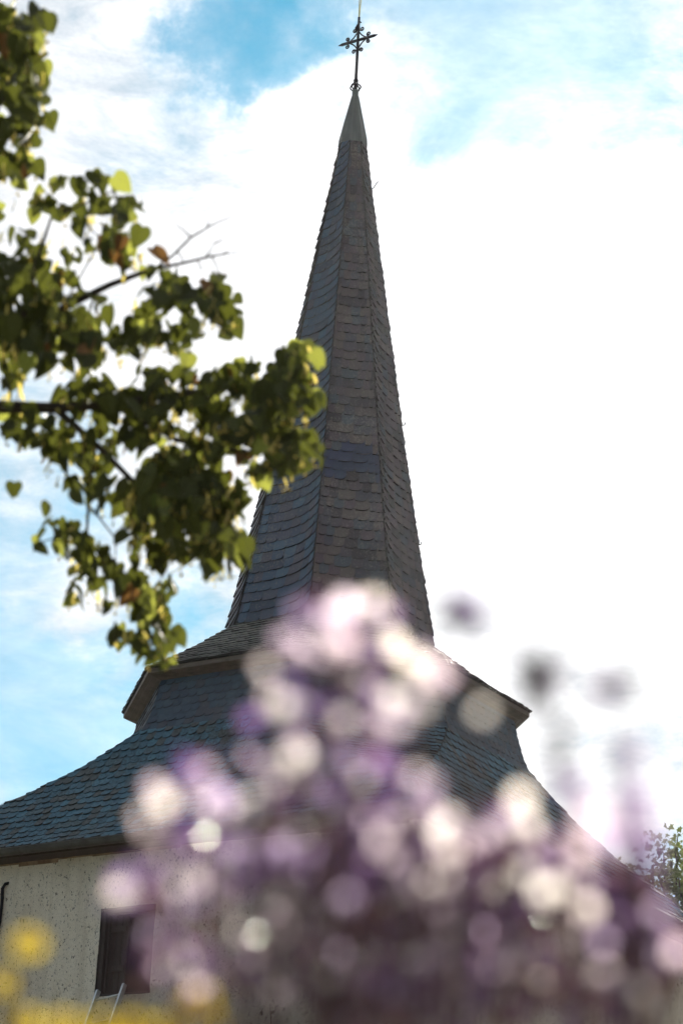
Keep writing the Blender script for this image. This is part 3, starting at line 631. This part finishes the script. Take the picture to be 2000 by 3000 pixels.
CL = [(520, 1430, 120, 90, 1.6, 62), (620, 1530, 90, 90, 1.6, 62), (470, 1520, 70, 80, 1.4, 62), (760, 1200, 110, 70, 1.2, 62), (850, 1190, 70, 70, 1.4, 62), (820, 1330, 80, 60, 1.2, 60), (110, 110, 45, 70, 2.0, 74), (75, 200, 60, 60, 2.4, 74), (110, 330, 45, 60, 2.0, 74), (660, 900, 30, 50, 1.6, 60), (600, 880, 60, 40, 1.6, 58), (470, 1250, 80, 60, 1.8, 58), (600, 1450, 110, 90, 1.6, 62), (560, 1330, 90, 60, 1.4, 60), (880, 1110, 50, 90, 1.8, 62), (790, 1240, 90, 80, 1.4, 62), (90, 940, 110, 90, 1.6, 76), (60, 820, 90, 70, 1.6, 74),   # centre u, v, half-widths, cover, size px
 (30, 110, 105, 95, 3.0, 78), (85, 90, 60, 60, 2.2, 74), (40, 300, 95, 110, 3.2, 76), (100, 260, 45, 60, 1.6, 74), (105, 390, 45, 60, 1.8, 74), (30, 440, 75, 75, 3.0, 74), (70, 510, 50, 40, 1.8, 60),
 (120, 560, 90, 50, .9, 54), (215, 520, 20, 30, 1.0, 58), (260, 525, 20, 25, .9, 50), (320, 560, 40, 70, 2.0, 62), (380, 640, 45, 50, 3.0, 74), (250, 590, 90, 50, 1.1, 56), (50, 640, 55, 60, .9, 62), (170, 650, 80, 60, .75, 56), (290, 660, 60, 60, 1.0, 56),
 (390, 735, 70, 55, 1.9, 68), (265, 740, 90, 50, 1.1, 58), (170, 790, 70, 60, .9, 56), (50, 760, 70, 70, 2.2, 74), (60, 880, 120, 110, 3.4, 80), (200, 860, 60, 60, 1.2, 60), (140, 1000, 140, 95, 3.4, 80), (270, 1050, 60, 80, 2.2, 70), (290, 930, 45, 60, 1.8, 72), (410, 790, 60, 35, 1.3, 56), (20, 1080, 60, 90, 2.2, 66),
 (500, 830, 60, 40, 1.1, 52), (560, 870, 80, 55, 2.4, 62), (640, 860, 30, 55, 2.4, 60), (660, 940, 40, 60, 2.6, 66), (590, 930, 50, 40, 1.6, 56), (440, 930, 80, 80, 2.0, 60), (380, 1010, 70, 50, 1.5, 56), (480, 1000, 60, 60, 1.6, 60), (575, 1050, 28, 40, 1.8, 64), (560, 980, 40, 40, 1.6, 56),
 (270, 1180, 110, 60, 2.2, 62), (400, 1160, 90, 80, 2.2, 60), (520, 1160, 80, 75, 2.6, 60), (640, 1170, 90, 80, 2.8, 62), (760, 1150, 80, 80, 3.0, 64), (840, 1100, 60, 80, 3.0, 64), (890, 1060, 35, 55, 2.6, 62), (900, 1170, 45, 50, 2.6, 60), (700, 1090, 60, 30, 1.5, 54),
 (100, 1260, 110, 45, 1.8, 60), (200, 1310, 90, 60, 1.6, 58), (60, 1210, 70, 25, 1.4, 54), (160, 1360, 50, 40, 1.0, 56), (300, 1330, 80, 70, 1.8, 58), (420, 1280, 70, 60, 1.5, 56), (500, 1370, 80, 60, 2.0, 58), (620, 1290, 80, 70, 2.4, 60), (740, 1280, 80, 70, 2.6, 60), (840, 1300, 70, 70, 2.8, 62), (910, 1330, 38, 55, 2.6, 60), (800, 1390, 60, 35, 2.0, 58), (720, 1370, 50, 40, 1.6, 56), (610, 1390, 70, 40, 2.0, 58),
 (225, 1425, 38, 38, 2.0, 60), (330, 1460, 70, 60, 2.4, 62), (430, 1460, 80, 70, 2.8, 64), (540, 1470, 80, 80, 3.2, 66), (640, 1480, 70, 70, 3.2, 64), (695, 1500, 38, 60, 2.4, 62), (440, 1560, 80, 70, 3.0, 64), (560, 1590, 90, 70, 3.2, 66), (660, 1600, 60, 70, 2.8, 64), (700, 1640, 30, 45, 2.0, 60), (430, 1640, 50, 45, 1.8, 58), (620, 1660, 60, 30, 1.6, 56),
 (40, 1440, 22, 40, 1.2, 62), (130, 1500, 18, 22, 1.4, 50), (110, 1580, 28, 28, 1.2, 54), (105, 1630, 28, 24, 1.2, 54), (190, 1560, 50, 40, 1.8, 54), (220, 1610, 60, 40, 2.4, 56), (270, 1630, 40, 50, 1.8, 54), (150, 1540, 22, 30, 1.0, 50), (240, 1700, 45, 45, 2.0, 58), (230, 1760, 28, 38, 1.4, 56), (310, 1700, 50, 60, 1.8, 56), (300, 1780, 30, 30, 1.4, 52), (380, 1720, 40, 50, 1.8, 56), (440, 1760, 55, 60, 3.0, 62), (490, 1740, 30, 60, 1.6, 56), (450, 1840, 60, 50, 3.0, 62), (380, 1870, 50, 45, 2.0, 56), (330, 1860, 22, 30, 1.0, 52), (490, 1880, 35, 50, 2.2, 58), (450, 1920, 45, 40, 2.0, 56), (500, 1950, 22, 30, 1.6, 54), (415, 860, 12, 16, 1.0, 52)]
random.seed(5)
for u, v, ru, rv, cover, sz in CL:
    n = max(1, int(cover * 1.2 * (1.05 if v < 960 and u < 480 and cover < 2.3 else 1.3) * math.pi * ru * rv / (sz * sz * .62)))
    for i in range(n):
        q = rnd(0, 2 * math.pi); rr = math.sqrt(random.random()) * .92
        d = LD + random.gauss(0, .28); s_ = sz * rnd(.6, 1.12) * .92 * LD / FPX
        p = P(u + ru * rr * math.cos(q), v + rv * rr * math.sin(q) - sz * .4, d)
        ax = Vector((random.gauss(0, .55), random.gauss(0, .55), -1)); no = rdir()
        no = (no + Vector((0, -.7, .25))).normalized()
        leaf(lf, p, s_, ax, no, HEART, 1 if random.random() < .015 else (2 if random.random() < .14 else 0))
    for i in range(int(n * .45)):   # pale hanging fruit bracts
        q = rnd(0, 2 * math.pi); rr = math.sqrt(random.random())
        p = P(u + ru * rr * math.cos(q), v + rv * rr * math.sin(q), LD + random.gauss(0, .25)); s_ = rnd(30, 48) * LD / FPX
        leaf(bc, p, s_, Vector((random.gauss(0, .3), random.gauss(0, .3), -1)), rdir(), [(0, 0), (.10, .2), (.12, .7), (0, 1), (-.12, .7), (-.10, .2)])
        for k in range(2):
            o = p + Vector((rnd(-.01, .01), rnd(-.01, .01), -s_ * rnd(.8, 1.3))); bc.tube([o, o + Vector((0, 0, .004)), o + Vector((0, 0, .008))], [.002, .0045, .002], 5)
# the rest of the crown, beyond the left edge of the picture
inv_ = lambda p: (p - CAM)
made = 0
while made < 3800:
    q = rdir(); r_ = random.random() ** .4; p = Vector((q.x * 2.9 * r_, q.y * 3.2 * r_, 5.6 + q.z * 3.4 * r_))
    wv = p + base - CAM; dpt = wv.dot(cF); uu = 1000 + FPX * wv.dot(cR) / dpt if dpt > 0 else -1e4
    if uu > -60 or p.z < 2.3: continue
    made += 1
    leaf(lf, p, rnd(.055, .085), Vector((random.gauss(0, .55), random.gauss(0, .55), -1)), rdir(), HEART)
for k in range(11):
    q = rnd(2.0, 5.2); h = rnd(3.2, 7.6); mbp = Vector((math.cos(q) * rnd(1.4, 2.5), math.sin(q) * rnd(1.4, 2.6), h + rnd(.3, 1.0))); limb(br, Vector((.1, .1, h - .6)), mbp, .05, .01)
lf.build('crown', [LEAF, DRYLEAF, SUNLEAF], lin); bc.build('fruit_bracts', BRACT, lin)

def tree(name, label, loc, height, crown_c, crown_r, nleaf, size, mat, shape, seed, nl=9, tr=.2):
    random.seed(seed); o = empty(name, loc); tag(o, label, 'tree'); mb = MB(); top = Vector((crown_c[0], crown_c[1], height * .78))
    limb(mb, Vector((0, 0, -.1)), top, tr, tr * .3, .02, 8, 10)
    tips = []
    for k in range(nl):
        t_ = rnd(.35, .95); st = Vector((0, 0, 0)).lerp(top, t_); q = rdir(); e_ = Vector(crown_c) + Vector((q.x * crown_r[0], q.y * crown_r[1], q.z * crown_r[2])) * rnd(.55, .95)
        pts = limb(mb, st, e_, tr * .35, tr * .06, .06); tips += [(p, 1) for p in pts[2:]]
        for g in range(3):
            e2 = pts[rnd(2, 6).__int__()] + rdir() * rnd(.3, .8) * min(crown_r) * .5; pp = limb(mb, pts[3], e2, tr * .1, tr * .03, .05, 4, 5); tips += [(p, .8) for p in pp[1:]]
    mb.build('trunk', BARK, o, True); lb = MB()
    for i in range(nleaf):
        p, s_ = random.choice(tips); sp = min(crown_r) * .26
        lp = p + Vector((random.gauss(0, sp), random.gauss(0, sp), random.gauss(0, sp * .7)))
        leaf(lb, lp, size * rnd(.7, 1.2), Vector((random.gauss(0, .8), random.gauss(0, .8), -.6)), rdir(), shape)
    lb.build('crown', mat, o); return o
bp = at(2035, 2555, 50)
tree('maple_tree', 'distant leafy tree behind the tower roof at the right edge', (bp.x, bp.y, 0), bp.z + 1.4, (0, 0, bp.z - .4), (1.15, 1.3, 1.45), 14000, .125, FARLEAF, MAPLE, 3, 16)
bp = at(850, 3030, 28.5)
tree('elder_tree', 'small dark-leaved tree standing against the white tower wall', (bp.x, bp.y, 0), bp.z + .6, (0, 0, bp.z - .35), (.85, .6, .85), 2600, .075, SHRUBLEAF, OVAL, 4, 12, .07)

# ------------------------------------------------------------------ flowers in front of the lens
FD = 1.5
random.seed(21)
def blossom_data(mb, p, face, size, col, n=5):
    """five notched petals round a short tube"""
    face = face.normalized(); a = face.orthogonal().normalized(); b_ = face.cross(a); rot = rnd(0, 6.28)
    for k in range(n):
        q = rot + 2 * math.pi * k / n + rnd(-.1, .1); d = a * math.cos(q) + b_ * math.sin(q); s_ = face.cross(d); cup = rnd(.05, .45)
        prof = [(0.04, .0), (.16, .13), (.30, .25), (.43, .25), (.51, .12), (.48, 0), (.51, -.12), (.43, -.25), (.30, -.25), (.16, -.13)]
        vs = [p + (d * x + s_ * y + face * (cup * x * x * 1.6 - abs(y) * .12)) * size for x, y in prof]
        sh = rnd(.85, 1.1); mb.add(vs, [tuple(range(len(vs)))], 0, tuple(min(1, c * sh) for c in col))
    mb.tube([p - face * size * .35, p - face * size * .1, p + face * size * .02], [size * .05, size * .07, size * .09], 6, 1, True, col)
PALE = [(.88, .77, .79), (.90, .82, .75), (.86, .74, .83), (.91, .86, .81), (.88, .72, .77)]
LILAC = [(.52, .41, .60), (.56, .44, .57), (.44, .34, .54), (.60, .49, .58)]
DEEP = [(.20, .12, .30), (.17, .10, .22), (.26, .16, .33)]
variants = []
for k in range(14):
    mb = MB(); col = random.choice(PALE) if k < 8 else (random.choice(LILAC) if k < 12 else random.choice(DEEP))
    blossom_data(mb, Vector((0, 0, 0)), Vector((0, 0, 1)), 1.0, col); o = mb.build('blossom', [PETAL, CALYX]); variants.append((o.data, k)); bpy.data.objects.remove(o)

bush = empty('flowering_bush', (0.05, FD * cF.y + .1, 0)); base = bush.location.copy()
tag(bush, 'large blurred mound of pink, white and purple blossoms in the foreground', 'flowering plant')
ENV = [(1050, 1830, 125, 100), (920, 1850, 110, 130), (1080, 1960, 210, 110), (830, 2060, 110, 130), (1000, 2130, 200, 130), (1250, 1980, 60, 60), (800, 2280, 130, 150), (600, 2260, 70, 60), (480, 2380, 80, 90), (640, 2440, 140, 110), (1000, 2330, 200, 150), (1200, 2400, 190, 110), (1500, 2450, 110, 90),
       (400, 2600, 90, 80), (560, 2600, 110, 110), (800, 2560, 170, 140), (1050, 2560, 180, 120), (1300, 2560, 160, 120), (1600, 2550, 120, 90), (1760, 2650, 110, 90), (480, 2780, 80, 90), (560, 2860, 80, 100), (800, 2800, 170, 150), (1040, 2820, 160, 150), (1350, 2760, 180, 140), (1600, 2720, 150, 120), (1820, 2720, 130, 110), (1150, 2940, 250, 80), (1500, 2920, 200, 90), (1800, 2900, 150, 100), (1940, 2780, 80, 90)]
def pick():
    ws = [a * b for _, _, a, b in ENV]; u, v, ru, rv = random.choices(ENV, ws)[0]; q = rnd(0, 6.283); rr = math.sqrt(random.random())
    return u + ru * rr * math.cos(q), v + rv * rr * math.sin(q)
stem = MB()
def stalk(p, r0=.0010):
    rt = Vector((base.x + (p.x - base.x) * .8 + rnd(-.03, .03), base.y + (p.y - base.y) * .3, 0)); rt.y += .12; m_ = p.lerp(rt, .3) + Vector((rnd(-.02, .02), .05 + rnd(-.02, .02), .0))
    stem.tube([rt - base, m_ - base, p - base], [r0 * 1.6, r0, r0 * .6], 5)
# the bright blossoms the photograph shows one by one: (u, v, size px)
BRIGHT = [(1095, 1760, 120), (960, 1830, 100), (930, 1930, 120), (1010, 1880, 110), (840, 2080, 150), (1210, 1950, 130), (1260, 1960, 100), (1290, 1990, 80), (1060, 1990, 90), (1000, 2110, 90), (1200, 2060, 95), (1410, 2090, 85), (780, 1970, 70), (800, 2270, 150), (760, 2300, 90), (850, 2220, 110), (605, 2270, 90), (480, 2350, 95), (490, 2480, 100), (440, 2430, 80), (730, 2400, 90), (870, 2430, 110), (950, 2370, 90), (1120, 2480, 110), (1320, 2400, 110), (1530, 2340, 120), (1540, 2420, 120), (1700, 2490, 110), (380, 2610, 110), (510, 2590, 90), (1260, 2580, 110), (940, 2770, 85), (1050, 2830, 100), (970, 2870, 90), (1310, 2730, 100), (1590, 2610, 100), (1690, 2740, 80), (1760, 2860, 110), (1700, 2850, 90), (1980, 2780, 120), (1870, 2910, 100), (530, 2820, 90), (720, 2790, 80), (1310, 2480, 100), (1050, 2280, 90), (1180, 2120, 80), (700, 2520, 90), (640, 2560, 80), (1240, 2080, 70), (1210, 2280, 90)]
cnt = 0
def place(u, v, szpx, d, k):
    global cnt
    me, kk = variants[k]; o = bpy.data.objects.new('blossom', me); COL.objects.link(o); o.parent = bush
    p = at(u, v, d); toward = (CAM - p).normalized(); f = (toward * 1.2 + rdir() * rnd(.1, .7)).normalized()
    o.location = p - base; o.rotation_mode = 'QUATERNION'; o.rotation_quaternion = f.to_track_quat('Z', 'Y'); s_ = szpx * d / FPX; o.scale = (s_, s_, s_); stalk(p); cnt += 1
for u, v, s_ in BRIGHT: place(u + rnd(-8, 8), v + rnd(-8, 8), s_ * rnd(.34, .58), FD + rnd(-.2, -.08), random.randrange(8))
while cnt < 100:
    u, v = pick(); place(u, v, rnd(32, 60), FD + rnd(-.16, .0), random.choice([0, 1, 2, 4, 3, 5, 6, 8, 10, 11]))
mass = MB()
for i in range(370):
    u, v = pick(); d = FD + rnd(-.02, .12); p = at(u, v, d); q = random.random()
    col = random.choice(PALE) if q < .13 else random.choice(LILAC) if q < .42 else random.choice(DEEP)
    blossom_data(mass, p - base, ((CAM - p).normalized() + rdir()).normalized(), rnd(36, 70) * d / FPX, col)
    if i % 6 == 0: stalk(p)
o = mass.build('blossom_mass', [PETAL, CALYX], bush); o['kind'] = 'stuff'
fol = MB()
for i in range(3000):
    u, v = pick()
    if v < 2480 and random.random() < .82: continue
    if u < 900 and random.random() < .75: continue
    d = FD + rnd(.06, .3); p = at(u, v, d); leaf(fol, p - base, rnd(45, 110) * d / FPX, rdir(-.4), rdir(), OVAL, 1 if random.random() < .35 else 0)
for i in range(500):   # foliage down to the ground
    p = base + Vector((random.gauss(0, .1), rnd(-.05, .3), rnd(.1, .7))); leaf(fol, p - base, rnd(.012, .024), rdir(-.4), rdir(), OVAL)
fol.build('foliage', [STEMLEAF, CALYX], bush)
stem.build('stem', STEM, bush, True)

# loose flower sprigs standing clear of the mound, against the sky
def sprig(label, pts, d, items, seed):
    random.seed(seed); p0 = at(*pts[0], d); o = empty('flower_sprig', (p0.x, p0.y, 0)); b0 = o.location.copy(); tag(o, label, 'flower', 'sprigs standing clear of the flower mound')
    mb = MB(); P_ = [Vector((0, 0, 0))] + [at(u, v, d) - b0 for u, v in pts]; mb.tube(P_, [.0022] * 2 + [.0016] * (len(P_) - 3) + [.0008], 6); mb.build('stem', STEM, o, True)
    for u, v, sz, kind in items:
        mb = MB(); p = at(u, v, d) - b0
        if kind == 'leaf':
            for k in range(9): leaf(mb, p + rdir() * .004, sz * d / FPX * rnd(.7, 1), rdir(.2), rdir(), OVAL)
            mb.build('leaf', DRYBRACT, o)
        else:
            blossom_data(mb, p, (Vector((0, -1, .4)) + rdir() * .6).normalized(), sz * d / FPX, random.choice(DEEP if kind == 'deep' else LILAC)); mb.build('blossom', [PETAL, CALYX], o)
sprig('tall thin sprig curving up right of the tower with brown-tipped leaves', [(1700, 3100), (1690, 2700), (1660, 2400), (1625, 2230), (1640, 2120), (1600, 2000), (1640, 1950)], 1.35, [(1590, 1975, 120, 'leaf'), (1600, 1990, 110, 'deep'), (1580, 1955, 90, 'leaf'), (1625, 2240, 70, 'leaf'), (1640, 2290, 80, 'deep'), (1655, 2150, 50, 'leaf')], 1)
sprig('single purple flower on a thin stalk beside the spire foot', [(1330, 2700), (1370, 2200), (1360, 1830)], 1.4, [(1356, 1785, 120, 'deep'), (1358, 1825, 120, 'deep'), (1356, 1805, 110, 'leaf')], 2)
sprig('small bud on a thin stalk furthest up at the right', [(1850, 2900), (1820, 2400), (1775, 2030)], 1.3, [(1780, 2008, 90, 'leaf'), (1768, 2022, 60, 'deep')], 3)
sprig('low small bud at the right, between the sprigs and the distant tree', [(1880, 2900), (1860, 2500), (1842, 2230)], 1.35, [(1842, 2213, 70, 'deep'), (1845, 2216, 60, 'leaf')], 4)
sprig('purple flower spike in front of the distant tree at the right edge', [(1920, 3000), (1900, 2700), (1885, 2500), (1860, 2350)], 1.35, [(1855, 2345, 100, 'deep'), (1885, 2430, 90, 'lilac'), (1890, 2480, 100, 'deep'), (1890, 2550, 90, 'deep'), (1700, 2340, 90, 'lilac'), (1680, 2310, 80, 'deep'), (1740, 2400, 100, 'lilac'), (1800, 2460, 110, 'lilac')], 5)

# yellow flowers low at the left
def yellow(label, heads, d, seed):
    random.seed(seed); p0 = at(heads[0][0], heads[0][1], d); o = empty('yellow_flower', (p0.x, p0.y, 0)); b0 = o.location.copy(); tag(o, label, 'flower', 'yellow flowers along the bottom edge')
    st = MB()
    for u, v, sz in heads:
        p = at(u, v, d + rnd(-.05, .05)) - b0; f = (Vector((0, -1, .35)) + rdir() * .35).normalized(); a = f.orthogonal().normalized(); b_ = f.cross(a); s_ = sz * d / FPX; mb = MB()
        for k in range(34):
            q = 2 * math.pi * k / 17 + (k > 16) * .18; dd = a * math.cos(q) + b_ * math.sin(q); leaf(mb, p + dd * s_ * .08 + f * s_ * .02 * (k > 16), s_ * (.44 if k < 17 else .34), dd + f * (rnd(-.1, .3) if k < 17 else rnd(.3, .7)), f, OVAL)
        h = mb.build('flower_head', YELLOWP, o); mb = MB(); mb.tube([p - f * s_ * .05, p + f * s_ * .04, p + f * s_ * .08], [s_ * .10, s_ * .15, s_ * .05], 10); mb.build('disc', DISC, h, True)
        st.tube([Vector((rnd(-.01, .01), rnd(-.01, .01), 0)), p * .5 + Vector((rnd(-.02, .02), 0, 0)), p - f * s_ * .04], [.0022, .0018, .0014], 6)
    st.build('stem', STEM, o, True); fm = MB()
    for i in range(50): 
        hh = rnd(.05, max(.1, p.z - .05)); leaf(fm, Vector((rnd(-.03, .03), rnd(-.03, .03), hh)), rnd(.015, .03), rdir(-.6), rdir(), OVAL)
    fm.build('foliage', STEMLEAF, o)
yellow('yellow flower highest of the yellow ones at the left edge', [(85, 2765, 95), (10, 2880, 60), (75, 3000, 100)], 1.6, 7)
yellow('yellow flower clump below the ladder, cut by the bottom edge', [(300, 3025, 110), (400, 3025, 110), (190, 3010, 90), (490, 3020, 90)], 1.6, 8)
yellow('yellow flower beside the lower left foot of the pink mound', [(585, 2945, 125), (690, 2890, 50), (660, 3000, 70)], 1.6, 9)

# ------------------------------------------------------------------ added air volume standing in for lens glare towards the sun
mb = MB(); mb.box((-720, -700, -1.2), (720, 740, 26.0))
m = bpy.data.materials.new('glare_air'); m.use_nodes = True; t = m.node_tree; t.nodes.remove(t.nodes['Principled BSDF'])
pv = mn(t, 'ShaderNodeVolumePrincipled'); pv.inputs['Color'].default_value = (0.93, 0.97, 1.0, 1); pv.inputs['Density'].default_value = 0.00006; pv.inputs['Anisotropy'].default_value = 0.72
t.links.new(pv.outputs[0], t.nodes['Material Output'].inputs['Volume'])
tag(mb.build('glare_volume', m), kind='stuff')
